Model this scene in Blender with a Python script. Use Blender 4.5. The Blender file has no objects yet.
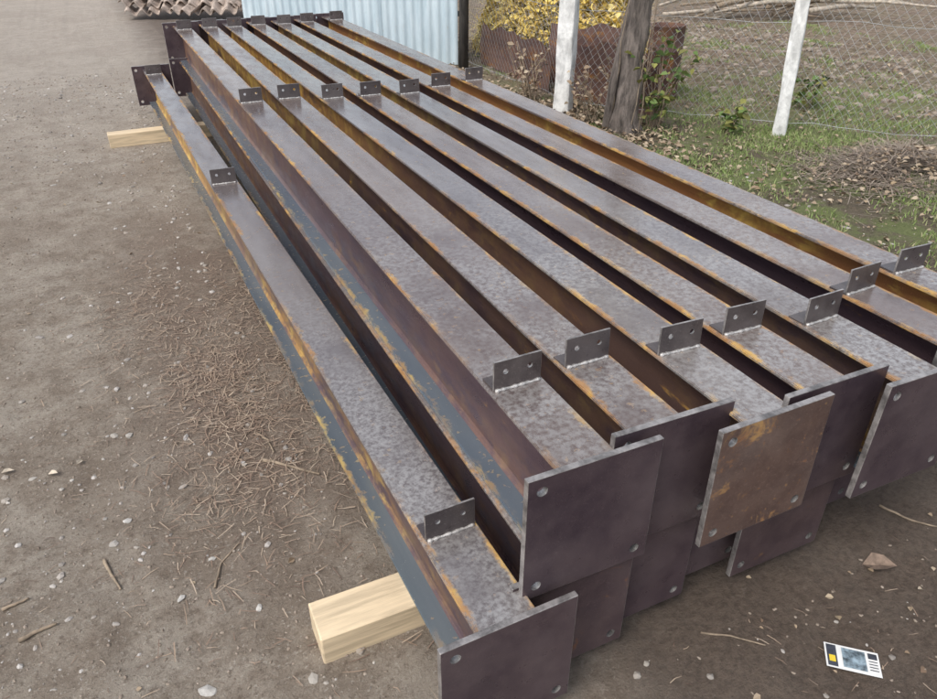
import bpy, bmesh, math, random
from mathutils import Vector, Matrix, noise
random.seed(7)
S=bpy.context.scene; C=S.collection
R=math.radians
CH=1.53; F=730.0; PITCH=math.atan(446/730); YAW=math.atan2(415,855.5)
cp,sp=math.cos(PITCH),math.sin(PITCH); cy,sy=math.cos(YAW),math.sin(YAW)
def P(u,v,z=0.0):
    """ground point seen at photo pixel u,v"""
    d=cp*(v-349)+F*sp; s=(CH-z)/d
    r=(u-468.5)*s; h=(F*cp-sp*(v-349))*s
    return Vector((cy*r+sy*h,-sy*r+cy*h,z))
# ------------------------------------------------ node helpers
class NT:
    def __init__(s,name):
        m=bpy.data.materials.new(name); m.use_nodes=True; s.m=m; s.t=m.node_tree; s.t.nodes.clear()
        s.out=s.n('ShaderNodeOutputMaterial'); s.b=s.n('ShaderNodeBsdfPrincipled'); s.l(s.b.outputs[0],s.out.inputs[0])
    def n(s,typ,**k):
        x=s.t.nodes.new(typ)
        for a,b in k.items(): setattr(x,a,b)
        return x
    def l(s,a,b): s.t.links.new(a,b)
    def set(s,inp,v):
        if isinstance(v,(int,float,tuple,list)):
            if isinstance(v,(tuple,list)) and len(v)==3 and len(inp.default_value)==4: v=(*v,1)
            inp.default_value=v
        else: s.l(v,inp)
    def coord(s,scale=(1,1,1),rand=True):
        tc=s.n('ShaderNodeTexCoord'); mp=s.n('ShaderNodeMapping'); mp.inputs['Scale'].default_value=scale
        if rand:
            oi=s.n('ShaderNodeObjectInfo'); mu=s.n('ShaderNodeMath',operation='MULTIPLY'); s.l(oi.outputs['Random'],mu.inputs[0]); mu.inputs[1].default_value=37.0
            va=s.n('ShaderNodeVectorMath',operation='ADD'); s.l(tc.outputs['Object'],va.inputs[0]); s.l(mu.outputs[0],va.inputs[1]); s.l(va.outputs[0],mp.inputs[0])
        else: s.l(tc.outputs['Object'],mp.inputs[0])
        return mp.outputs[0],tc.outputs['Object']
    def noise(s,vec,scale,detail=5,rough=.6,dist=0):
        x=s.n('ShaderNodeTexNoise'); x.inputs['Scale'].default_value=scale; x.inputs['Detail'].default_value=detail; x.inputs['Roughness'].default_value=rough; x.inputs['Distortion'].default_value=dist
        s.l(vec,x.inputs['Vector']); return x.outputs['Fac']
    def ramp(s,f,a,b,va=0.,vb=1.):
        x=s.n('ShaderNodeMapRange'); x.interpolation_type='SMOOTHSTEP'
        s.set(x.inputs[0],f); x.inputs[1].default_value=a; x.inputs[2].default_value=b; x.inputs[3].default_value=va; x.inputs[4].default_value=vb
        return x.outputs[0]
    def mix(s,f,a,b):
        x=s.n('ShaderNodeMix',data_type='RGBA'); s.set(x.inputs[0],f); s.set(x.inputs[6],a); s.set(x.inputs[7],b); return x.outputs[2]
    def math(s,op,a,b):
        x=s.n('ShaderNodeMath',operation=op); s.set(x.inputs[0],a); s.set(x.inputs[1],b); return x.outputs[0]
    def bump(s,h,st,dist=.01,prev=None):
        x=s.n('ShaderNodeBump'); x.inputs['Strength'].default_value=st; x.inputs['Distance'].default_value=dist; s.l(h,x.inputs['Height'])
        if prev: s.l(prev,x.inputs['Normal'])
        s.l(x.outputs[0],s.b.inputs['Normal']); return x.outputs[0]
def steel(name,A,B,rust=(.30,.12,.035),ra=.62,edge=0,dust=0.,rough=(.34,.6),metal=.35,dustc=(.36,.32,.29),near=0,low=0,speck=.6,emax=.9,farr=0,spots=0,bmp=.1):
    k=NT(name); v,o=k.coord((1,.07,1)); v2,_=k.coord((1,1,1)); v3,_=k.coord((1,.35,1))
    n1=k.noise(v,14,5,.6,.2); col=k.mix(k.ramp(n1,.32,.68),A,B)
    sx=k.n('ShaderNodeSeparateXYZ'); k.l(o,sx.inputs[0])
    n5=k.noise(v2,1.1,2); col=k.mix(k.ramp(n5,.35,.7,0,.5),col,(A[0]*.68,A[1]*.76,A[2]*.95))
    if dust: col=k.mix(k.math('MULTIPLY',k.ramp(k.noise(v3,4,5,.6,.2),.40,.72),dust),col,dustc)
    if near:
        nm=k.math('MULTIPLY',k.ramp(sx.outputs[1],.1,2.4,1,0),k.ramp(k.noise(v2,70,5,.75),.34,.64)); nm=k.math('MULTIPLY',nm,k.ramp(k.noise(v2,3,3,.6),.32,.6,.2,1))
        col=k.mix(k.math('MULTIPLY',nm,near),col,(.52,.50,.48))
    col=k.mix(k.ramp(k.noise(v2,210,2,.5),.60,.70,0,speck),col,tuple(min(1,c*1.5+.04) for c in B))
    col=k.mix(k.ramp(k.noise(v2,150,3,.6),.60,.70,0,speck),col,tuple(c*.45 for c in A))
    n2=k.noise(v3,9,7,.72,.6); rm=k.ramp(n2,ra,ra+.10)
    rm=k.math('MULTIPLY',rm,k.ramp(k.noise(v2,1.3,2),.38,.55,.25,1))
    if spots: rm=k.math('MAXIMUM',rm,k.math('MULTIPLY',k.ramp(k.noise(v2,48,3,.6),.62,.68),spots))
    if edge:
        ax=k.n('ShaderNodeMath',operation='ABSOLUTE'); k.l(sx.outputs[0],ax.inputs[0])
        # ragged inward reach of the rust along the flange edges
        dr=k.math('ADD',ax.outputs[0],k.math('MULTIPLY',k.math('SUBTRACT',k.noise(v2,14,5,.7),.5),.06))
        em=k.ramp(dr,edge-.016,edge-.004)
        em=k.math('MULTIPLY',em,k.ramp(k.noise(v3,26,7,.8),.40,.56))
        em=k.math('MULTIPLY',em,k.ramp(k.noise(v2,1.7,3),.40,.54))
        rm=k.math('MAXIMUM',rm,k.math('MULTIPLY',em,emax))
    if low:
        em=k.math('MULTIPLY',k.ramp(sx.outputs[2],.02,.13,1,.25),k.ramp(k.noise(v3,16,6,.75),.38,.58))
        em=k.math('MULTIPLY',em,k.ramp(k.noise(v2,.9,3),.40,.56)); rm=k.math('MAXIMUM',rm,k.math('MULTIPLY',em,low))
    if farr:
        em=k.math('MULTIPLY',k.ramp(sx.outputs[1],1.4,4.2),k.ramp(k.noise(v3,7,6,.7),.30,.52)); rm=k.math('MAXIMUM',rm,k.math('MULTIPLY',em,farr))
    rc=k.mix(k.noise(v2,60,4),rust,tuple(c*.45 for c in rust)); rc=k.mix(k.ramp(k.noise(v2,11,3),.45,.65),rc,(rust[0]*1.2,rust[1]*1.5,rust[2]*1.3))
    col=k.mix(k.math('MULTIPLY',rm,.88),col,rc)
    k.l(col,k.b.inputs['Base Color'])
    rr=k.math('ADD',k.ramp(k.noise(v3,22,4,.6),.3,.7,rough[0],rough[1]),k.math('MULTIPLY',rm,.35)); k.l(rr,k.b.inputs['Roughness'])
    k.l(k.math('SUBTRACT',metal,k.math('MULTIPLY',rm,metal)),k.b.inputs['Metallic'])
    b=k.bump(k.noise(v2,180,3,.7),bmp,.002); k.bump(n2,.08,.003,b)
    return k.m
M={}
RU=(.52,.25,.06)
M['top']=steel('steel_flange_brown',(.200,.150,.132),(.275,.215,.190),rust=RU,ra=.67,edge=.066,dust=.4,rough=(.15,.30),dustc=(.37,.32,.29),near=.8,metal=.5,speck=.16,spots=.3)
M['topb']=steel('steel_flange_grey',(.200,.166,.155),(.275,.235,.218),rust=RU,ra=.68,edge=.066,dust=.4,rough=(.14,.28),dustc=(.39,.355,.335),near=.9,metal=.5,speck=.16,spots=.2)
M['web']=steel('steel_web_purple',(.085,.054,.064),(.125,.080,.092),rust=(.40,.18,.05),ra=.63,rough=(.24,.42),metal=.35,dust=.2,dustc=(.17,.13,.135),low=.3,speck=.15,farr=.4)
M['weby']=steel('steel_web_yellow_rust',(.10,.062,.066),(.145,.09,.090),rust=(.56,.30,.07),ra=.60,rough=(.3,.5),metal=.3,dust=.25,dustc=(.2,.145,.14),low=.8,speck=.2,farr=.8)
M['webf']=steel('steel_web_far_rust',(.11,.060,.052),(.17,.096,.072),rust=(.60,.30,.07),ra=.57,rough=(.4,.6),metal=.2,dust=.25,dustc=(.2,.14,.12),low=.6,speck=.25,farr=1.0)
M['webr']=steel('steel_web_rust',(.34,.135,.045),(.48,.21,.065),rust=(.64,.34,.09),ra=.50,rough=(.6,.8),metal=.05,speck=.3)
M['bot']=steel('steel_lower_flange',(.165,.205,.235),(.235,.280,.310),rust=(.50,.28,.08),ra=.69,edge=.0655,dust=.25,rough=(.14,.26),dustc=(.34,.38,.40),metal=.5,emax=.85,spots=.5,speck=.06,bmp=.04)
M['plate']=steel('steel_plate_dark',(.068,.046,.056),(.108,.076,.084),rust=(.24,.11,.06),ra=.66,dust=.5,rough=(.26,.44),dustc=(.175,.135,.14),metal=.35,speck=.2)
M['plater']=steel('steel_plate_rusty',(.108,.066,.054),(.165,.103,.080),rust=(.36,.165,.065),ra=.58,dust=.45,rough=(.34,.54),metal=.25,dustc=(.235,.18,.155),speck=.3,spots=.5)
M['platem']=steel('steel_plate_brown',(.074,.048,.053),(.116,.078,.078),rust=(.34,.14,.05),ra=.61,dust=.4,rough=(.32,.5),metal=.3,dustc=(.18,.135,.135),speck=.25)
M['brk']=steel('bracket_steel',(.080,.066,.065),(.135,.114,.110),ra=.65,dust=.35,rough=(.26,.44),dustc=(.25,.22,.21),metal=.4,speck=.3)
def simple(name,col,rough=.6,metal=0,var=.35,sc=20,bump=.2,stretch=(1,1,1),dist=.004):
    k=NT(name); v,o=k.coord(stretch); n=k.noise(v,sc,6,.65,.3)
    k.l(k.mix(k.ramp(n,.3,.7),tuple(c*(1-var) for c in col),tuple(min(1,c*(1+var)) for c in col)),k.b.inputs['Base Color'])
    k.b.inputs['Roughness'].default_value=rough; k.b.inputs['Metallic'].default_value=metal
    if bump: k.bump(k.noise(v,sc*3,5,.7),bump,dist)
    return k.m
M['weld']=simple('weld_bead',(.52,.50,.48),.35,.5,.35,90,.5)
M['edge']=simple('cut_steel_edge',(.30,.29,.28),.35,.5,.5,60,.2)
M['rim']=simple('plate_rim',(.30,.28,.27),.34,.5,.5,30,.3)
M['wood']=simple('fresh_timber',(.64,.51,.34),.7,0,.22,14,.3,(.25,3,3))
M['concrete']=simple('whitewashed_concrete',(.70,.70,.68),.85,0,.30,14,.6,(1,1,.6),.01)
M['bark']=simple('grey_bark',(.19,.16,.14),.95,0,.6,16,1,(1.5,1.5,.3),.03)
M['dwood']=simple('dark_post_wood',(.05,.045,.04),.9,0,.5,20,.6,(1,1,.2),.01)
M['stick']=simple('dry_stick',(.27,.21,.15),.9,0,.4,25,.5)
M['log']=simple('pale_branch',(.42,.36,.29),.9,0,.4,18,.5)
M['stone']=simple('pale_stone',(.42,.40,.37),.85,0,.3,25,.5)
M['dleaf']=simple('brown_leaf',(.20,.145,.11),.85,0,.4,40,.5)
M['pleaf']=simple('pale_leaf',(.50,.43,.34),.8,0,.25,40,.3)
M['rustsheet']=steel('rusty_sheet',(.10,.056,.048),(.19,.10,.068),ra=.52,rough=(.6,.85),metal=.1,bmp=.3)
M['wire']=simple('galvanised_wire',(.40,.41,.41),.5,.4,.2,8,0)
M['tile']=simple('weathered_clay_tile',(.38,.31,.26),.9,0,.45,9,.5)
M['card']=simple('printed_card_white',(.78,.78,.76),.35,0,.05,20,0)
M['cardy']=simple('print_yellow',(.75,.55,.05),.35,0,.1,20,0)
M['cardd']=simple('print_dark',(.05,.055,.07),.35,0,.5,60,0)
M['cardb']=simple('print_picture',(.20,.26,.30),.35,0,.8,45,0)
def galv():
    k=NT('galvanised_sheet'); v,o=k.coord((1,1,.3)); n=k.noise(v,5,6,.7,.2)
    c=k.mix(k.ramp(n,.3,.7),(.46,.57,.63),(.62,.72,.77)); c=k.mix(k.ramp(k.noise(v,14,6,.75),.60,.72,0,.5),c,(.42,.38,.33))
    k.l(c,k.b.inputs['Base Color'])
    k.b.inputs['Roughness'].default_value=.42; k.b.inputs['Metallic'].default_value=.2; return k.m
M['galv']=galv()
def island(name,cols,rough=.8):
    k=NT(name); g=k.n('ShaderNodeNewGeometry'); cr=k.n('ShaderNodeValToRGB'); k.l(g.outputs['Random Per Island'],cr.inputs[0])
    e=cr.color_ramp.elements
    while len(e)<len(cols): e.new(.5)
    for i,c in enumerate(cols): e[i].position=i/(len(cols)-1); e[i].color=(*c,1)
    k.l(cr.outputs[0],k.b.inputs['Base Color']); k.b.inputs['Roughness'].default_value=rough
    return k.m
M['pebble']=island('pebble_stone',[(.25,.22,.19),(.38,.35,.31),(.29,.25,.21),(.46,.43,.40),(.32,.29,.26),(.20,.18,.16),(.52,.48,.43)],.85)
M['clod']=island('earth_crumbs',[(.17,.135,.105),(.29,.24,.19),(.23,.185,.148),(.37,.31,.255)],.95)
M['leafy']=island('yellow_leaves',[(.72,.55,.13),(.86,.70,.22),(.58,.42,.12),(.80,.68,.30),(.40,.28,.12)],.7)
M['leafl']=island('dry_leaves',[(.24,.17,.11),(.38,.30,.21),(.18,.12,.08),(.46,.38,.28),(.30,.22,.13)],.8)
M['leafg']=island('green_leaves',[(.07,.12,.03),(.12,.19,.05),(.26,.26,.07),(.14,.14,.04)],.7)
M['grass']=island('grass_blades',[(.14,.21,.055),(.22,.31,.09),(.17,.25,.065),(.36,.36,.18),(.19,.27,.075),(.40,.36,.22)],.7)
M['straw']=island('dry_straw',[(.42,.32,.23),(.24,.16,.115),(.50,.40,.30),(.14,.09,.068),(.34,.245,.175)],.85)
M['twig']=island('brown_twigs',[(.28,.21,.16),(.17,.13,.10),(.42,.35,.28),(.12,.09,.07),(.34,.28,.22)],.9)
def ground_mat():
    k=NT('bare_earth'); tc=k.n('ShaderNodeTexCoord'); o=tc.outputs['Object']
    n1=k.noise(o,.9,4,.6,.3); n2=k.noise(o,9,8,.76); n3=k.noise(o,55,6,.75); n4=k.noise(o,3.2,7,.7,.6)
    col=k.mix(k.ramp(n2,.36,.64),(.270,.218,.170),(.430,.368,.300))
    col=k.mix(k.ramp(n4,.46,.62,0,.6),col,(.49,.43,.36))
    col=k.mix(k.ramp(n1,.47,.62,0,.55),col,(.255,.200,.152))
    col=k.mix(k.ramp(n3,.50,.65,0,.65),col,(.175,.135,.104))
    col=k.mix(k.ramp(k.noise(o,95,4,.7),.57,.67,0,.6),col,(.58,.52,.45))
    sx=k.n('ShaderNodeSeparateXYZ'); k.l(o,sx.inputs[0])
    far=k.ramp(sx.outputs[1],3.0,9.0); col=k.mix(k.math('MULTIPLY',far,.45),col,(.51,.455,.40))
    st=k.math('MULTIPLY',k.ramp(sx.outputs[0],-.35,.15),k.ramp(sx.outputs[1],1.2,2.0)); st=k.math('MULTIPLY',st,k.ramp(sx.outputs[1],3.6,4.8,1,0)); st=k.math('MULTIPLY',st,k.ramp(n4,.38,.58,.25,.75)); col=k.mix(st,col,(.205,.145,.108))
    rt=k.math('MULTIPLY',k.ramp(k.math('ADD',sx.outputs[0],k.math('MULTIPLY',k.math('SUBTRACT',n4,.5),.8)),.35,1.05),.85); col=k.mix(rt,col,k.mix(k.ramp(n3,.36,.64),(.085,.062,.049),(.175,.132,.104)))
    d=k.math('ADD',k.math('MULTIPLY',sx.outputs[0],.761),k.math('MULTIPLY',sx.outputs[1],.649))
    d=k.math('ADD',d,k.math('MULTIPLY',k.math('SUBTRACT',n4,.5),1.6))
    rx=k.ramp(sx.outputs[0],2.9,3.6)
    soil=k.mix(k.ramp(n2,.38,.62),(.15,.105,.078),(.34,.26,.20))
    gm=k.math('MULTIPLY',k.ramp(d,6.0,6.8),rx); col=k.mix(gm,col,soil)
    gg=k.math('MULTIPLY',k.math('MULTIPLY',k.ramp(d,3.9,4.3),k.ramp(d,8.2,9.6,1,.35)),k.ramp(sx.outputs[1],4.0,5.2,1,.5))
    gg=k.math('MULTIPLY',k.math('MULTIPLY',gg,rx),k.ramp(k.noise(o,1.9,6,.7),.42,.56,.1,.75)); col=k.mix(gg,col,k.mix(n3,(.13,.18,.055),(.25,.29,.11)))
    k.l(col,k.b.inputs['Base Color']); k.b.inputs['Roughness'].default_value=.92; k.b.inputs['Specular IOR Level'].default_value=.25
    b=k.bump(n2,.9,.035); b=k.bump(n3,1.0,.016,b); k.bump(k.noise(o,170,4,.7),.8,.005,b)
    return k.m
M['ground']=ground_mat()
# ------------------------------------------------ mesh helpers
def link(name,me,parent=None):
    o=bpy.data.objects.new(name,me); C.objects.link(o)
    if parent: o.parent=parent
    return o
def mesh(name,V,Fc,mats,parent=None,smooth=False,mi=None):
    me=bpy.data.meshes.new(name); me.from_pydata([tuple(v) for v in V],[],Fc)
    for m in (mats if isinstance(mats,list) else [mats]): me.materials.append(m)
    if smooth: me.polygons.foreach_set('use_smooth',[True]*len(me.polygons))
    me.update(); return link(name,me,parent)
def bmo(name,bm,mats,parent=None,smooth=False):
    me=bpy.data.meshes.new(name); bmesh.ops.recalc_face_normals(bm,faces=bm.faces); bm.to_mesh(me); bm.free()
    for m in (mats if isinstance(mats,list) else [mats]): me.materials.append(m)
    if smooth: me.polygons.foreach_set('use_smooth',[True]*len(me.polygons))
    return link(name,me,parent)
def tag(o,label=None,cat=None,group=None,kind=None):
    if label: o['label']=label
    if cat: o['category']=cat
    if group: o['group']=group
    if kind: o['kind']=kind
    return o
def empty(name,loc,rz=0,label=None,cat=None,group=None):
    o=bpy.data.objects.new(name,None); C.objects.link(o); o.location=loc; o.rotation_euler=(0,0,rz); o.empty_display_size=.1
    return tag(o,label,cat,group)
def bbox(bm,x0,x1,y0,y1,z0,z1,bev=0,mi=0):
    r=bmesh.ops.create_cube(bm,size=1)
    for v in r['verts']: v.co=Vector((x0+(v.co.x+.5)*(x1-x0),y0+(v.co.y+.5)*(y1-y0),z0+(v.co.z+.5)*(z1-z0)))
    if bev:
        es=list({e for v in r['verts'] for e in v.link_edges}); bmesh.ops.bevel(bm,geom=es,offset=bev,segments=2,profile=.5,affect='EDGES')
def tube(V,Fc,pts,rad,n=6,cap=True):
    b=len(V); pts=[Vector(p) for p in pts]
    for i,p in enumerate(pts):
        t=(pts[min(i+1,len(pts)-1)]-pts[max(i-1,0)]).normalized()
        a=t.cross(Vector((0,0,1)) if abs(t.z)<.9 else Vector((1,0,0))).normalized(); c=t.cross(a)
        r=rad[i] if isinstance(rad,(list,tuple)) else rad
        for k in range(n):
            th=2*math.pi*k/n; V.append(p+a*math.cos(th)*r+c*math.sin(th)*r)
    for i in range(len(pts)-1):
        for k in range(n): Fc.append((b+i*n+k,b+i*n+(k+1)%n,b+(i+1)*n+(k+1)%n,b+(i+1)*n+k))
    if cap:
        Fc.append(tuple(b+k for k in range(n))[::-1]); Fc.append(tuple(b+(len(pts)-1)*n+k for k in range(n)))
# ------------------------------------------------ plates with real drilled holes
def holed(name,x0,x1,y0,y1,z0,z1,holes,r,bev=.0015):
    bm=bmesh.new(); bbox(bm,x0,x1,y0,y1,z0,z1,bev)
    me=bpy.data.meshes.new(name+'_a'); bm.to_mesh(me); bm.free(); a=bpy.data.objects.new(name+'_a',me); C.objects.link(a)
    bm=bmesh.new()
    for hx,hz in holes:
        rr=bmesh.ops.create_cone(bm,cap_ends=True,segments=20,radius1=r,radius2=r,depth=.2)
        for v in rr['verts']: v.co=Vector((hx+v.co.x,(y0+y1)/2+v.co.z,hz+v.co.y))
    bmesh.ops.recalc_face_normals(bm,faces=bm.faces)
    me2=bpy.data.meshes.new(name+'_b'); bm.to_mesh(me2); bm.free(); b=bpy.data.objects.new(name+'_b',me2); C.objects.link(b)
    md=a.modifiers.new('b','BOOLEAN'); md.object=b; md.operation='DIFFERENCE'; md.solver='EXACT'
    dg=bpy.context.evaluated_depsgraph_get(); out=bpy.data.meshes.new_from_object(a.evaluated_get(dg)); out.name=name
    bpy.data.objects.remove(a); bpy.data.objects.remove(b)
    for p in out.polygons:
        c=p.center
        if abs(p.normal.y)>.95: p.material_index=0
        elif any((c.x-hx)**2+(c.z-hz)**2<(r*1.05)**2 for hx,hz in holes): p.material_index=1
        else: p.material_index=2
    return out
BH=.27; BW=.066; PT=.014; PS=.149
zc=BH/2
plate_me=holed('base_plate',-PS,PS,0,PT,zc-.15,zc+.163,[(sx*.118,zc+.0065+sz*.124) for sx in(-1,1) for sz in(-1,1)],.0115)
brk_v=holed('bracket',-.059,.059,0,.005,0,.074,[(-.03,.045),(.03,.045)],.0065,.0008)
def add_foot(me):
    bm=bmesh.new(); bm.from_mesh(me); bbox(bm,-.059,.059,.0052,.052,0,.005,.0006); bm.to_mesh(me); bm.free()
add_foot(brk_v)
for m_ in (M['brk'],M['edge'],M['rim']): brk_v.materials.append(m_)
def plate_variant(mat,name):
    me=plate_me.copy(); me.name=name
    for m_ in (mat,M['edge'],M['rim']): me.materials.append(m_)
    return me
PLM={'dark':plate_variant(M['plate'],'plate_dark'),'rusty':plate_variant(M['plater'],'plate_rusty'),'brown':plate_variant(M['platem'],'plate_brown')}
def weld_me(name,length,r):
    V=[];Fc=[];n=max(8,int(length/.006)); pts=[Vector((-length/2+length*i/n,random.uniform(-.001,.001),r*.4)) for i in range(n+1)]
    tube(V,Fc,pts,[r*random.uniform(.65,1.35) for _ in pts],6)
    me=bpy.data.meshes.new(name); me.from_pydata([tuple(v) for v in V],[],Fc); me.materials.append(M['weld']); me.polygons.foreach_set('use_smooth',[True]*len(me.polygons)); return me
weldm=weld_me('weld_bead',.112,.0045); weldv=weld_me('weld_bead',.22,.0045)
def flange(name,L,z0,z1,mat,parent,y0=PT):
    bm=bmesh.new(); bbox(bm,-BW,BW,y0,L-PT,z0,z1)
    bmesh.ops.bevel(bm,geom=[e for e in bm.edges if abs(e.verts[0].co.y-e.verts[1].co.y)>.5],offset=.0022,segments=2,affect='EDGES')
    return bmo(name,bm,mat,parent)
def webm(name,L,mat,parent):
    t=.0035; f=.0098; q=.013
    prof=[(-t-q,f-.002),(-t-q*.35,f+q*.35),(-t,f+q),(-t,BH-f-q),(-t-q*.35,BH-f-q*.35),(-t-q,BH-f+.002)]
    prof=prof+[(-x,z) for x,z in reversed(prof)]
    n=len(prof); V=[(x,PT,z) for x,z in prof]+[(x,L-PT,z) for x,z in prof]
    Fc=[(i,(i+1)%n,n+(i+1)%n,n+i) for i in range(n)]+[tuple(range(n))[::-1],tuple(range(n,2*n))]
    o=mesh(name,V,Fc,mat,parent)
    bm=bmesh.new(); bm.from_mesh(o.data); bmesh.ops.recalc_face_normals(bm,faces=bm.faces); bm.to_mesh(o.data); bm.free(); return o
def beam(x,y,z,L,rz,bys,label,tm='top',wm='web',pv='dark',group='steel beams stacked on the ground',pr=0,px=0,pz=0):
    t=empty('steel_stanchion',(x,y,z),rz,label,'steel stanchion',group)
    flange('top_flange',L,BH-.0098,BH,M[tm],t); webm('web',L,M[wm],t); flange('bottom_flange',L,0,.0098,M['bot'],t)
    p=link('base_plate',PLM[pv],t); p.location=(px,0,pz)
    if pr: p.rotation_euler=(0,pr,0); p.location=(px-math.sin(pr)*zc,0,zc-math.cos(pr)*zc+pz)
    if pv=='rusty': p['label']='rusty brown base plate with four bolt holes'
    q=link('end_plate',PLM['dark'],t); q.location=(0,L-PT,0)
    w=link('weld_bead',weldm,t); w.location=(0,PT+.002,BH)
    w=link('weld_bead',weldv,t); w.location=(-.0055,PT+.002,zc); w.rotation_euler=(0,R(-90),0)
    for by in bys:
        b=link('bracket',brk_v,t); b.location=(random.uniform(-.004,.004),by,BH+.0003); b.rotation_euler=(R(random.uniform(-3,2)),0,R(random.uniform(-3,3)))
        w=link('weld_bead',weldm,b); w.location=(0,-.002,0)
    return t
near=[(.673,1.143),(.864,1.155),(1.091,1.103),(1.29,1.11),(1.507,1.062),(1.74,1.136),(1.97,1.165)]
mid=[(.709,4.085),(.913,4.09),(1.123,3.99),(1.327,3.97),(1.543,3.92),(1.767,4.01),(2.018,4.08)]
Yn=[.83,.868,.79,.82,.752,.80,.83]; Ye=[7.25,7.28,7.24,7.27,7.23,7.26,7.29]
TL=['leftmost upper-row steel I-beam, its dark square base plate fully in view',
 'second upper-row steel I-beam from the left, its plate half hidden by the leftmost one',
 'third upper-row steel I-beam from the left, with a rusty brown base plate jutting forward',
 'fourth upper-row steel I-beam from the left, its dark plate partly behind the rusty brown one',
 'fifth upper-row steel I-beam from the left, with the most forward dark plate',
 'sixth upper-row steel I-beam from the left, bordering the orange rusted gap',
 'rightmost upper-row steel I-beam beside the grass']
tms=['top','top','topb','top','topb','top','top']; wms=['web','weby','webf','web','weby','web','webr']
for i in range(7):
    (xn,yb),(xm,ym)=near[i],mid[i]; a=(xm-xn)/(ym-yb); x0=xn-a*(yb-Yn[i]); rz=-math.atan(a); L=(Ye[i]-Yn[i])
    beam(x0,Yn[i],.36,L,rz,[yb-Yn[i],ym-Yn[i],L-.28],TL[i],tms[i],wms[i],'rusty' if i==2 else 'dark',pr=[0,.01,-.015,0,.02,0,0][i],px=[0,.022,-.004,0,0,0,0][i])
rz=math.atan((.467-.414)/6.1)
beam(.467,.775,.09,6.13,rz,[.275,2.87,5.85],'single steel I-beam lying lower and apart at the left, on two timber blocks','topb','weby','dark',pz=-.012)
low=[(.658,.848,7.13,'lower-row steel I-beam directly under the leftmost upper one'),(.872,.886,7.16,'second lower-row steel I-beam from the left, plate beside the dark recess'),
(1.085,.925,7.12,'lower-row steel I-beam, plate set back in shadow under the rusty brown plate'),(1.315,.870,7.15,'lower-row steel I-beam, brown plate below and right of the rusty upper plate'),
(1.535,.955,7.11,'lower-row steel I-beam hidden under the fifth upper beam'),(1.775,.975,7.15,'lower-row steel I-beam hidden under the right side of the stack')]
for j,(x,y,ye,lb) in enumerate(low):
    beam(x,y,.09,ye-y,-.0125,[],lb,'topb','web',['brown','dark','dark','brown','dark','dark'][j],pz=-.02)
# ------------------------------------------------ timber blocks
def block(x0,x1,y0,y1,label,rz=0):
    bm=bmesh.new(); bbox(bm,-.0,x1-x0,0,y1-y0,-.006,.0895,.004)
    for v in bm.verts: v.co+=Vector((0,random.uniform(-.0015,.0015),0))
    o=bmo('timber_block',bm,M['wood']); o.location=(x0,y0,0); o.rotation_euler=(0,0,rz)
    tag(o,label,'timber block','timber blocks under the beams')
block(.166,2.2,1.12,1.235,'pale sawn timber block end sticking out under the near end of the stack',R(-1))
block(-.03,2.3,5.95,6.06,'pale sawn timber block end sticking out under the far end of the stack',R(1))
# ------------------------------------------------ ground
def gh(x,y):
    h=.010*noise.noise(Vector((x*1.1,y*1.1,0)))+.008*noise.noise(Vector((x*5,y*5,3)))+.007*noise.noise(Vector((x*15,y*15,5)))
    dd=.761*x+.649*y
    if dd>6.2 and x>3: h+=min(1,(dd-6.2)/2)*.06*noise.noise(Vector((x*2.2,y*2.2,9)))
    return h
def axis(a,b,st,lo,hi):
    r=[]; x=a
    while x<b: r.append(x); x+=st
    r.append(b); s=st; x=a
    while x>lo: s*=1.35; x-=s; r.insert(0,x)
    s=st; x=b
    while x<hi: s*=1.25; x+=s; r.append(x)
    return r
xs=axis(-2.6,6.2,.032,-70,80); ys=axis(.2,9,.032,-70,90)
V=[(x,y,gh(x,y)) for y in ys for x in xs]; nx=len(xs)
Fc=[(j*nx+i,j*nx+i+1,(j+1)*nx+i+1,(j+1)*nx+i) for j in range(len(ys)-1) for i in range(nx-1)]
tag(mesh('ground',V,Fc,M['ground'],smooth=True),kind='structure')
bm=bmesh.new(); bmesh.ops.create_icosphere(bm,subdivisions=1,radius=1); IV=[v.co.copy() for v in bm.verts]; IF=[tuple(v.index for v in f.verts) for f in bm.faces]; bm.free()
def under(x,y): return .33<x<2.1 and .8<y<7.2
def rock(V,Fc,x,y,r,fl=.6,z=None):
    b=len(V); rz=random.random()*6.28; c,s=math.cos(rz),math.sin(rz); sx=r*random.uniform(.8,1.3); sy_=r*random.uniform(.6,1); sz=r*fl*random.uniform(.7,1.1)
    z0=(gh(x,y) if z is None else z)+sz*.1
    for v in IV:
        q=1+random.uniform(-.22,.22); X=v.x*sx*q;Y=v.y*sy_*q; V.append((x+c*X-s*Y,y+s*X+c*Y,z0+v.z*sz*q))
    for f in IF: Fc.append(tuple(b+i for i in f))
def rp(xr=(-2.6,4),yr=(.3,9)):
    while 1:
        y=yr[0]+(yr[1]-yr[0])*random.random()**1.7; x=random.uniform(*xr)
        if x<-.15-.42*y-.9: continue
        if not under(x,y): return x,y
V=[];Fc=[]
for _ in range(13000):
    x,y=rp(); k=noise.noise(Vector((x*1.3,y*1.3,20)))
    if random.random()>.5+1.2*k or (x>.5 and random.random()<.75): continue
    rock(V,Fc,x,y,random.choice([.002,.0025,.003,.003,.004,.005,.007,.009])*random.uniform(.8,1.3)*(1+.12*y))
for _ in range(380):
    x,y=rp()
    if x>.4 and y<1.5: continue
    rock(V,Fc,x,y,random.uniform(.007,.017)*(1+.05*y),.4)
tag(mesh('pebbles',V,Fc,M['pebble']),'scattered small grey pebbles on the bare track','pebbles',kind='stuff')
V=[];Fc=[]
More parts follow.
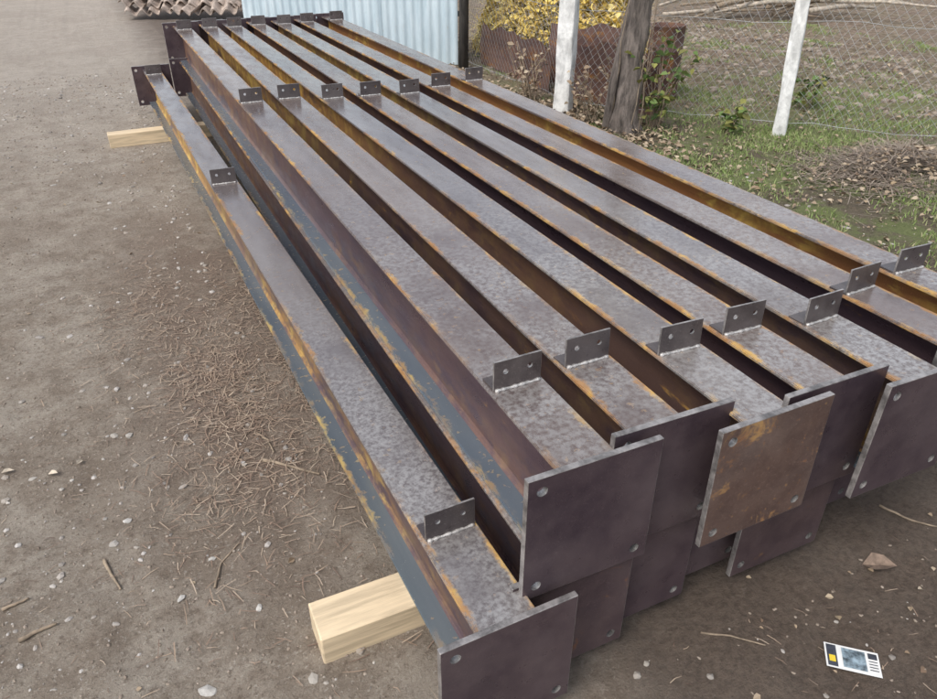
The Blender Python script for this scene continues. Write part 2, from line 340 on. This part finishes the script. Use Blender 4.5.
for _ in range(13000):
    x,y=rp()
    if x>.6 and y<1.5 and random.random()<.6: continue
    rock(V,Fc,x,y,random.uniform(.0015,.005)*(1+.12*y),.8)
for _ in range(2200):
    x=random.uniform(3.4,8.5);y=random.uniform(2,10)
    if .761*x+.649*y>7.2: rock(V,Fc,x,y,random.uniform(.015,.05),.7)
tag(mesh('soil_crumbs',V,Fc,M['clod']),'loose brown crumbs of earth on the ground','soil',kind='stuff')
for i,(u,v,r,lb) in enumerate([(182,600,.011,'pale rounded stone on the track left of the near timber block'),(213,560,.009,'small grey stone on the track just above the pale rounded one'),
   (128,520,.010,'flat pale stone on the left of the track, highest of the five by the camera'),(260,610,.009,'light stone close to the corner of the near timber block'),(208,690,.014,'broad flat stone at the bottom edge of the view')]):
    p=P(u,v); V=[];Fc=[]; rock(V,Fc,0,0,r*1.3,.4,0); o=mesh('stone',V,Fc,M['stone']); o.location=(p.x,p.y,gh(p.x,p.y)+.001); tag(o,lb,'stone','larger stones on the track')
def stick(pix,r,lb):
    pts=[]
    for u,v in pix:
        p=P(u,v); pts.append(Vector((p.x,p.y,gh(p.x,p.y)+r*.9)))
    fine=[]
    for a,b in zip(pts,pts[1:]):
        for k in range(4): fine.append(a.lerp(b,k/4)+Vector((random.uniform(-r,r),random.uniform(-r,r),0))*.5)
    fine.append(pts[-1]); V=[];Fc=[]; n=len(fine); tube(V,Fc,fine,[r*(1-.5*i/n) for i in range(n)],6)
    tag(mesh('stick',V,Fc,M['stick'],smooth=True),lb,'stick','sticks lying on the track')
stick([(262,460),(285,466),(320,475)],.006,'dry stick lying on the track close to the middle of the left beam')
stick([(20,642),(40,633),(58,626)],.006,'short grey stick at the lower left of the track')
stick([(215,590),(222,565),(240,546)],.0035,'thin curved twig on the track left of the near timber block')
stick([(105,562),(112,575),(121,590)],.005,'small twig on the track in the lower left')
stick([(3,612),(15,606),(30,600)],.005,'twig by the left edge of the view')
stick([(255,432),(268,440),(274,452)],.004,'thin twig just above the dry stick by the left beam')
stick([(700,632),(730,636),(765,646)],.003,'thin twig on the dark soil in front of the plates')
stick([(880,505),(910,520),(937,527)],.004,'bent twig on the dark soil at the right edge')
def leafg(V,Fc,p,s,up=.5,flat=True,curl=.25):
    b=len(V); a=random.random()*6.28; d=Vector((math.cos(a),math.sin(a),0))
    n=Vector((random.uniform(-up,up),random.uniform(-up,up),1)).normalized() if flat else Vector((random.gauss(0,1),random.gauss(0,1),random.gauss(0,1))).normalized()
    d=(d-n*d.dot(n)).normalized(); c=n.cross(d)
    w=s*random.uniform(.28,.42)
    pts=[-d*s*.5,-d*s*.15-c*w+n*s*curl,d*s*.2-c*w*.8+n*s*curl*.8,d*s*.55,d*s*.2+c*w*.8+n*s*curl*.8,-d*s*.15+c*w+n*s*curl,d*s*0.05]
    for q in pts: V.append(p+q)
    Fc.extend([(b,b+1,b+6),(b+1,b+2,b+6),(b+2,b+3,b+6),(b+3,b+4,b+6),(b+4,b+5,b+6),(b+5,b,b+6)])
ct=P(895,172)
def mound(x,y): return .13*math.exp(-((x-ct.x-.1)/.5)**2-((y-ct.y)/.28)**2)
V=[];Fc=[]
for _ in range(260):
    x,y=rp(); leafg(V,Fc,Vector((x,y,gh(x,y)+.003)),random.uniform(.010,.026))
for _ in range(1600):
    x=random.gauss(3.42,.34);y=random.gauss(5.0,.8)
    if x<2.3: continue
    leafg(V,Fc,Vector((x,y,gh(x,y)+random.uniform(.004,.03))),random.uniform(.025,.055))
for _ in range(750):
    x=random.uniform(3.0,6);y=random.uniform(1.6,5); leafg(V,Fc,Vector((x,y,gh(x,y)+random.uniform(.01,.035))),random.uniform(.015,.036))
for _ in range(1600):
    x=random.uniform(4.2,9);y=random.uniform(3.5,10)
    if .761*x+.649*y>6.6 and noise.noise(Vector((x,y,55)))>-.15: leafg(V,Fc,Vector((x,y,gh(x,y)+random.uniform(.01,.04))),random.uniform(.025,.05))
for _ in range(600):
    x=random.gauss(ct.x+.1,.42);y=random.gauss(ct.y,.24); leafg(V,Fc,Vector((x,y,gh(x,y)+mound(x,y)*random.uniform(.6,1.1)+.01)),random.uniform(.02,.045))
for _ in range(26):
    x=random.uniform(1.0,2.2);y=random.uniform(.4,.9); leafg(V,Fc,Vector((x,y,gh(x,y)+.003)),random.uniform(.01,.022))
tag(mesh('leaf_litter',V,Fc,M['leafl']),'dry brown fallen leaves along the fence foot and track','leaf litter',kind='stuff')
for (u,v,s,lb) in [(878,566,.08,'large curled brown leaf on dark soil below the right-hand plates'),(80,463,.028,'pale dry leaf on the track at the left, right one of a pair'),(54,476,.035,'pale dry leaf on the track at the left, left one of a pair'),(8,473,.035,'whitish dry leaf at the left edge of the view')]:
    p=P(u,v); V=[];Fc=[]; leafg(V,Fc,Vector((0,0,0)),s,.3,curl=.2); o=mesh('dry_leaf',V,Fc,M['dleaf'] if u>800 else M['pleaf']); o.location=(p.x,p.y,gh(p.x,p.y)+.008); tag(o,lb,'leaf','larger dry leaves on the ground')
V=[];Fc=[]
def straw(V,Fc,x,y,l,zz,w=1,tilt=.12):
    a=random.random()*6.28; d=Vector((math.cos(a),math.sin(a),random.uniform(-tilt,tilt))); c=Vector((-d.y,d.x,0))*random.uniform(.0006,.0013)*w
    p=Vector((x,y,gh(x,y)+zz)); b=len(V); m=p+d*l*.5+c*3*random.uniform(-1,1)
    V.extend([p-c,p+c,m+c+Vector((0,0,.001)),m-c+Vector((0,0,.001)),p+d*l+c*.5,p+d*l-c*.5]); Fc.extend([(b,b+1,b+2,b+3),(b+3,b+2,b+4,b+5)])
for _ in range(6500):
    y=random.gauss(2.65,.6); x=min(.40,random.gauss(.15-.03*(y-2.7),.19))
    if random.random()>.6+1.2*noise.noise(Vector((x*3,y*2,4))): continue
    straw(V,Fc,x,y,random.uniform(.012,.065),random.uniform(.001,.012),1.1)
for _ in range(2200):
    x,y=rp(); straw(V,Fc,x,y,random.uniform(.01,.04),.003,.9)
tag(mesh('dry_straw',V,Fc,M['straw']),'fine dry straw strewn beside the stack and on the track','straw',kind='stuff')
V=[];Fc=[]
for _ in range(4200):
    x=random.gauss(ct.x+.1,.40); y=random.gauss(ct.y,.24)
    if noise.noise(Vector((x*2.5,y*2.5,14)))<-.25: continue
    straw(V,Fc,x,y,random.uniform(.05,.28),random.uniform(.2,1.1)*mound(x,y)+.008,2.4,.25)
tag(mesh('twig_heap',V,Fc,M['twig']),'loose low heap of dry twigs in the grass near the right edge','twig heap',kind='stuff')
# ------------------------------------------------ grass
V=[];Fc=[]
def blade(x,y,h):
    a=random.random()*6.28; w=random.uniform(.002,.004); c=Vector((math.cos(a),math.sin(a),0))*w; ln=Vector((random.gauss(0,.5),random.gauss(0,.5),0))*h
    p=Vector((x,y,gh(x,y)-.003)); b=len(V)
    V.extend([p-c,p+c,p+c*.8+ln*.4+Vector((0,0,h*.6)),p-c*.8+ln*.4+Vector((0,0,h*.6)),p+ln+Vector((0,0,h))]); Fc.extend([(b,b+1,b+2,b+3),(b+3,b+2,b+4)])
cnt=0
for _ in range(300000):
    x=random.uniform(2.5,9.5);y=random.uniform(1.2,9); d=.761*x+.649*y
    k=noise.noise(Vector((x*1.2,y*1.2,31)))+.6*noise.noise(Vector((x*4,y*4,7)))
    if d<6.3:
        if x<2.9 or y>5: continue
        dens=.8+k*1.9-max(0,(y-4.2))*.7- 1.0*math.exp(-((x-ct.x)/.5)**2-((y-ct.y)/.3)**2)
    elif d<7.8: dens=.9+k*1.8 if x>4.2 else -.1+k
    else: dens=.1+k*1.8
    if random.random()<dens*.5:
        blade(x,y,random.uniform(.015,.042)); cnt+=1
        if cnt>95000: break
tag(mesh('grass',V,Fc,M['grass']),'short green grass between the stack and the wire fence','grass',kind='stuff')
# ------------------------------------------------ fence
P1=Vector((3.52,5.41,0)); P2=Vector((4.655,4.08,0)); P3=Vector((6.0,2.5,0)); PA=Vector((3.60,7.55,0))
def post(p,w,h,lb,lean=(0,0)):
    bm=bmesh.new(); bbox(bm,-w/2,w/2,-w/2,w/2,-.1,h,.012)
    bmesh.ops.subdivide_edges(bm,edges=[e for e in bm.edges if abs(e.verts[0].co.z-e.verts[1].co.z)>1],cuts=14)
    for v in bm.verts: v.co.x+=.010*noise.noise(v.co*6); v.co.y+=.010*noise.noise(v.co*6+Vector((5,0,0)))
    o=bmo('fence_post',bm,M['concrete']); o.location=p; o.rotation_euler=(lean[0],lean[1],R(-50)); tag(o,lb,'fence post','whitewashed posts of the wire fence')
post(P1,.135,2.0,'white concrete fence post left of the tree trunk',(0,R(0)))
post(P2,.095,2.0,'white concrete fence post right of the tree, standing in grass',(0,R(-2)))
post(P3,.1,2.0,'white concrete fence post beyond the right edge of the view')
V=[];Fc=[]; tube(V,Fc,[(PA.x,PA.y,-.1),(PA.x+.01,PA.y,.9),(PA.x-.01,PA.y+.01,2.0)],[.055,.05,.045],9)
tag(mesh('corner_post',V,Fc,M['dwood'],smooth=True),'dark wooden post at the end of the galvanised sheet fence','fence post')
def chain(a,b,lb,z0=.06,z1=1.55,st=.066,seed=0):
    L=(b-a).length; d=(b-a)/L; nrm=Vector((-d.y,d.x,0)); V=[];Fc=[]
    def pt(s,z):
        q=a+d*s; w=Vector((s*1.6,z*1.6,seed))
        return q+nrm*(.06*noise.noise(w)+.05)+Vector((0,0,z+.03*noise.noise(w*2+Vector((0,7,0)))))+d*.05*noise.noise(w*1.7+Vector((9,0,0)))
    H=z1-z0
    for sgn in (1,-1):
        for i in range(-int(H/st)-1,int(L/st)+1):
            pts=[]
            for k in range(13):
                z=z0+H*k/12; s=i*st+H*k/12*.85 if sgn>0 else i*st+H-(H*k/12)*.85
                if 0<=s<=L: pts.append(pt(s,z))
            if len(pts)>1: tube(V,Fc,pts,.0013,3,False)
    t=empty('chain_link_fence',a,0,lb,'wire fence','panels of chain link fence')
    mesh('wire_mesh',[v-a for v in V],Fc,M['wire'],t)
    for zz in (z0+.02,.8,z1):
        V2=[];F2=[]; tube(V2,F2,[pt(L*k/10,zz)-a for k in range(11)],.0018,4); mesh('tension_wire',V2,F2,M['wire'],t)
chain(P1,P2,'chain link fence panel between the two white posts, behind the tree trunk',seed=1)
chain(P2,P3,'chain link fence panel right of the right-hand white post',seed=5)
chain(PA,P1,'chain link fence panel in front of the yellow leaves, left of the white post',seed=8)
A=Vector((3.60,7.68,0)); B=Vector((1.75,9.75,0)); L=(B-A).length; d=(B-A)/L
t=empty('sheet_metal_fence',A,math.atan2(d.y,d.x),'light blue-grey corrugated metal sheet fence behind the far end of the stack','metal fence')
npan=3; w=L/npan
for pnl in range(npan):
    V=[];Fc=[]; n=int(w/.012); s0=pnl*w
    for i in range(n+1):
        s=s0+(w+.02)*i/n; off=.011*max(-1,min(1,1.8*math.sin(2*math.pi*s/.105)))+.004*pnl
        for z in (.02,.6,1.2,1.85): V.append((s,off+.012*noise.noise(Vector((s*2,z*2,pnl))),z))
    for i in range(n):
        for k in range(3): a=i*4+k; Fc.append((a,a+4,a+5,a+1))
    mesh('metal_sheet',V,Fc,M['galv'],t,smooth=True)
for z in (.5,1.5):
    bm=bmesh.new(); bbox(bm,0,L,-.07,-.03,z,z+.05,.003); bmo('rail',bm,M['dwood'],t)
def rsheet(a,b,h,lb,tl=0):
    a=Vector(a);b=Vector(b);L=(b-a).length;d=(b-a)/L;n=36;V=[];Fc=[];nr=Vector((-d.y,d.x,0))
    for i in range(n+1):
        for k in range(7):
            s=L*i/n; z=h*k/6; V.append(d*s+nr*(.04*noise.noise(Vector((s*3,z*3,2)))+.006*math.sin(s*40)+tl*z)+Vector((0,0,z+(.06*noise.noise(Vector((s*4,0,h))) if k==6 else 0))))
    for i in range(n):
        for k in range(6): q=i*7+k; Fc.append((q,q+7,q+8,q+1))
    o=mesh('scrap_metal',V,Fc,M['rustsheet'],smooth=True); o.location=a; tag(o,lb,'rusty metal sheet'); return o
rsheet((3.92,7.75,0),(3.80,6.1,0),.42,'dark rusty metal sheet behind the wire left of the white post')
rsheet((3.82,6.0,0),(4.15,4.95,0),.5,'brown rusty metal sheet behind the white post and tree trunk')
rsheet((4.0,6.5,0),(4.55,5.75,0),.55,'crooked rusty metal sheet behind the tree trunk, in front of the yellow heap',.12)
t=empty('rusty_drum',(4.58,5.45,0),0,'narrow rusty metal drum standing behind the tree trunk','drum')
V=[];Fc=[];n=24; prof=[(.15,0),(.15,.2),(.157,.21),(.15,.22),(.15,.42),(.157,.43),(.15,.44),(.15,.62),(.157,.63),(.14,.632),(.138,.5)]
for r_,z in prof:
    for k in range(n): V.append((r_*math.cos(k*2*math.pi/n),r_*math.sin(k*2*math.pi/n),z))
for i in range(len(prof)-1):
    for k in range(n): Fc.append((i*n+k,i*n+(k+1)%n,(i+1)*n+(k+1)%n,(i+1)*n+k))
mesh('shell',V,Fc,M['rustsheet'],t,smooth=True); mesh('inner_base',[(.138*math.cos(k*2*math.pi/n),.138*math.sin(k*2*math.pi/n),.5) for k in range(n)],[tuple(range(n))],M['clod'],t)
V=[];Fc=[]
for _ in range(11500):
    a=random.random()*6.28; r=random.random()**.5; x=4.68+r*.62*math.cos(a)-.05*r*math.sin(a); y=7.4+r*1.55*math.sin(a)
    z=1.15*(1-r**3)*(1+.4*noise.noise(Vector((x*2.5,y*2.5,0))))*random.uniform(.78,1.05)+.03
    if random.random()<.62: leafg(V,Fc,Vector((x,y,z)),random.uniform(.03,.09),1.2)
    else: straw(V,Fc,x,y,random.uniform(.08,.22),z,6,.6)
me=mesh('leaf_heap',V,Fc,M['leafy']); tag(me,'heap of yellow fallen leaves and husks behind the wire fence','leaf heap',kind='stuff')
# ------------------------------------------------ tree
T0=Vector((3.66,4.72,0)); t=empty('tree',T0,0,'grey-barked tree trunk standing in front of the wire fence','tree')
def limb(V,Fc,pts,rad,n=14,am=.22):
    b=len(V); fine=[];rr=[]
    for i in range(len(pts)-1):
        for k in range(6): f=k/6; fine.append(Vector(pts[i]).lerp(Vector(pts[i+1]),f)); rr.append(rad[i]*(1-f)+rad[i+1]*f)
    fine.append(Vector(pts[-1])); rr.append(rad[-1]); tube(V,Fc,fine,rr,n)
    for j in range(b,len(V)):
        v=V[j]; c=fine[(j-b)//n]; o=v-c; V[j]=c+o*(1+am*noise.noise(Vector((o.x*14,o.y*14,c.z*4)))+.1*noise.noise(v*20))
V=[];Fc=[]
limb(V,Fc,[(0,0,-.1),(0,0,.1),(.01,.02,.5),(.05,.0,1.1),(.03,.03,1.7),(.1,.05,2.4)],[.15,.105,.088,.088,.10,.09],22,.4)
limb(V,Fc,[(-.12,.08,-.05),(-.10,.06,.4),(-.02,.05,.9),(.02,.02,1.3)],[.04,.032,.03,.028],8)
limb(V,Fc,[(.05,.02,1.6),(.35,.2,2.3),(.6,.5,3.1)],[.07,.05,.03],10); limb(V,Fc,[(.1,.05,2.3),(-.1,.3,3.0),(-.2,.6,3.8)],[.085,.05,.02],10); limb(V,Fc,[(.1,.05,2.3),(.4,-.2,3.1),(.7,-.3,3.7)],[.07,.045,.02],10)
mesh('trunk',V,Fc,M['bark'],t,smooth=True)
V=[];Fc=[]
for q in range(7):
    a0=random.random()*6.28; sg=random.choice([-1,1]); pts=[]
    for k in range(14):
        z=k*.11; a=a0+z*sg*.7; rr=.105+.025*random.random(); pts.append(Vector((math.cos(a)*rr+.03*z,math.sin(a)*rr,z)))
    tube(V,Fc,pts,[.0035]*14,4)
mesh('climbing_stem',V,Fc,M['stick'],t)
V=[];Fc=[]
for _ in range(500):
    c=random.choice([(.6,.5,3.1),(-.2,.6,3.8),(.7,-.3,3.7),(.2,.2,3.4)]); leafg(V,Fc,Vector(c)+Vector((random.gauss(0,.35),random.gauss(0,.35),random.gauss(0,.3))),random.uniform(.05,.09),flat=False)
mesh('crown',V,Fc,M['leafy'],t)
def weed(x,y,n,h,lb,mt='leafg',sz=.07):
    t=empty('weed',(x,y,gh(x,y)),0,lb,'weed','leafy weeds by the fence'); V=[];Fc=[];V2=[];F2=[]
    for _ in range(n):
        a=random.random()*6.28; tip=Vector((math.cos(a)*h*.35,math.sin(a)*h*.35,h*random.uniform(.6,1))); b0=Vector((random.gauss(0,.04),random.gauss(0,.04),0)); m=b0.lerp(tip,.5)+Vector((0,0,.05))
        tube(V,Fc,[b0,m,tip],[.005,.004,.002],5)
        for k in range(9):
            f=random.uniform(.2,1); q=b0.lerp(tip,f)+Vector((random.gauss(0,.03),random.gauss(0,.03),random.gauss(0,.02))); leafg(V2,F2,q,random.uniform(.6,1.2)*sz,.9)
    mesh('stem',V,Fc,M['stick'],t); mesh('foliage',V2,F2,M[mt],t)
weed(3.88,4.65,14,.8,'tall leafy weed growing against the right side of the tree trunk')
weed(3.5,5.0,9,.45,'low weed at the foot of the tree on its left','leafl',.05)
weed(4.3,4.25,6,.25,'low green weed between the tree and the right-hand white post')
weed(3.45,5.9,10,.55,'brown withered weed left of the white post','leafl',.05)
weed(5.5,4.6,6,.3,'low green weed behind the wire fence right of the white post')
weed(3.95,5.15,10,.7,'withered brown weed behind the tree trunk by the rusty sheet','leafl',.06)
for i in range(34):
    c=P(755+random.uniform(-60,100),17); a=R(-26+random.uniform(-35,35)); l=random.uniform(.8,2.2); dd=Vector((math.cos(a),math.sin(a),random.uniform(-.05,.12))); r=random.uniform(.010,.042)
    b=Vector((c.x,c.y+random.uniform(-.7,.6),.08+.04*(i//4)))
    V=[];Fc=[]; limb(V,Fc,[-dd*l/2,Vector((random.uniform(-.12,.12),random.uniform(-.12,.12),.05)),dd*l/2],[r,r*.9,r*.5],8,.15)
    o=mesh('log',V,Fc,M['log'] if i%3 else M['stick'],smooth=True); o.location=b; tag(o,'bare branch in the pile lying far behind the wire fence','log','pile of bare branches behind the fence')
cols=6
for j in range(5):
    for i in range(cols):
        V=[];Fc=[];n=24;w=.40;l=.42
        for a in range(n+1):
            x=-w/2+w*a/n; z=.045*math.sin(a/n*4*math.pi)
            for (yy,zz) in ((0,0),(l,0),(l,.014),(0,.014)): V.append((x,yy,z+zz))
        for a in range(n):
            q=a*4
            for k in range(4): Fc.append((q+k,q+(k+1)%4,q+4+(k+1)%4,q+4+k))
        Fc.append((0,1,2,3)); Fc.append((n*4+3,n*4+2,n*4+1,n*4))
        c=P(140+i*22,20); o=mesh('wavy_tile',V,Fc,M['tile'],smooth=False); o.location=(c.x+random.uniform(-.08,.08),c.y+.12*j+random.uniform(-.04,.04),.09+.10*j+random.uniform(0,.03)); o.rotation_euler=(R(18+random.uniform(-10,10)),R(random.uniform(-7,7)),R(-26+random.uniform(-25,25)))
        tag(o,'wavy clay tile in the pile at the far end of the track','clay tile','pile of wavy clay tiles')
c=P(852,660); t=empty('printed_card',(c.x,c.y,gh(c.x,c.y)+.012),R(-42),'small white printed card lying on dark soil at the lower right','card')
def cardpiece(nm,x0,x1,y0,y1,dz,m):
    V=[];Fc=[];n=10
    for i in range(n+1):
        x=x0+(x1-x0)*i/n
        for y in (y0,y1): V.append((x,y,dz+.1*x*x))
    for i in range(n): Fc.append((2*i,2*i+2,2*i+3,2*i+1))
    return mesh(nm,V,Fc,m,t,smooth=True)
cardpiece('card_sheet',-.06,.06,-.034,.034,0,M['card'])
cardpiece('printed_picture',-.022,.03,-.026,.028,.0008,M['cardb']); cardpiece('printed_band',-.056,-.034,-.03,.030,.0008,M['cardd']); cardpiece('printed_patch',-.052,-.038,-.018,.0,.0014,M['cardy'])
cardpiece('printed_patch',.036,.056,.012,.028,.0008,M['cardd'])
for k in range(4): cardpiece('printed_line',.036,.055,.004-.008*k,.0065-.008*k,.0008,M['cardd'])
# ------------------------------------------------ camera + light
cam=bpy.data.cameras.new('camera'); co=bpy.data.objects.new('camera',cam); C.objects.link(co); S.camera=co
co.location=(0,0,CH); co.rotation_euler=(math.pi/2-PITCH,0,-YAW); cam.sensor_width=36; cam.lens=36*F/937; cam.clip_end=500; cam.clip_start=.02
AZ=R(-115); EL=R(52)
W=bpy.data.worlds.new('World'); S.world=W; W.use_nodes=True; nt=W.node_tree; bg=nt.nodes['Background']
sk=nt.nodes.new('ShaderNodeTexSky'); sk.sky_type='NISHITA'; sk.sun_disc=False; sk.sun_elevation=EL; sk.sun_rotation=AZ; sk.dust_density=2; sk.air_density=1.0; sk.ozone_density=1
hs=nt.nodes.new('ShaderNodeHueSaturation'); hs.inputs['Saturation'].default_value=.4; hs.inputs['Value'].default_value=1.5; nt.links.new(sk.outputs[0],hs.inputs['Color']); nt.links.new(hs.outputs[0],bg.inputs[0]); bg.inputs[1].default_value=.15
sl=bpy.data.lights.new('sun','SUN'); sl.energy=2.1; sl.angle=R(26); sl.color=(1,.955,.89); so=bpy.data.objects.new('sun',sl); C.objects.link(so)
sd=Vector((math.sin(AZ)*math.cos(EL),math.cos(AZ)*math.cos(EL),math.sin(EL))); so.rotation_euler=sd.to_track_quat('Z','Y').to_euler(); so.location=(0,0,6)
S.view_settings.view_transform='Standard'; S.view_settings.look='None'; S.view_settings.exposure=0
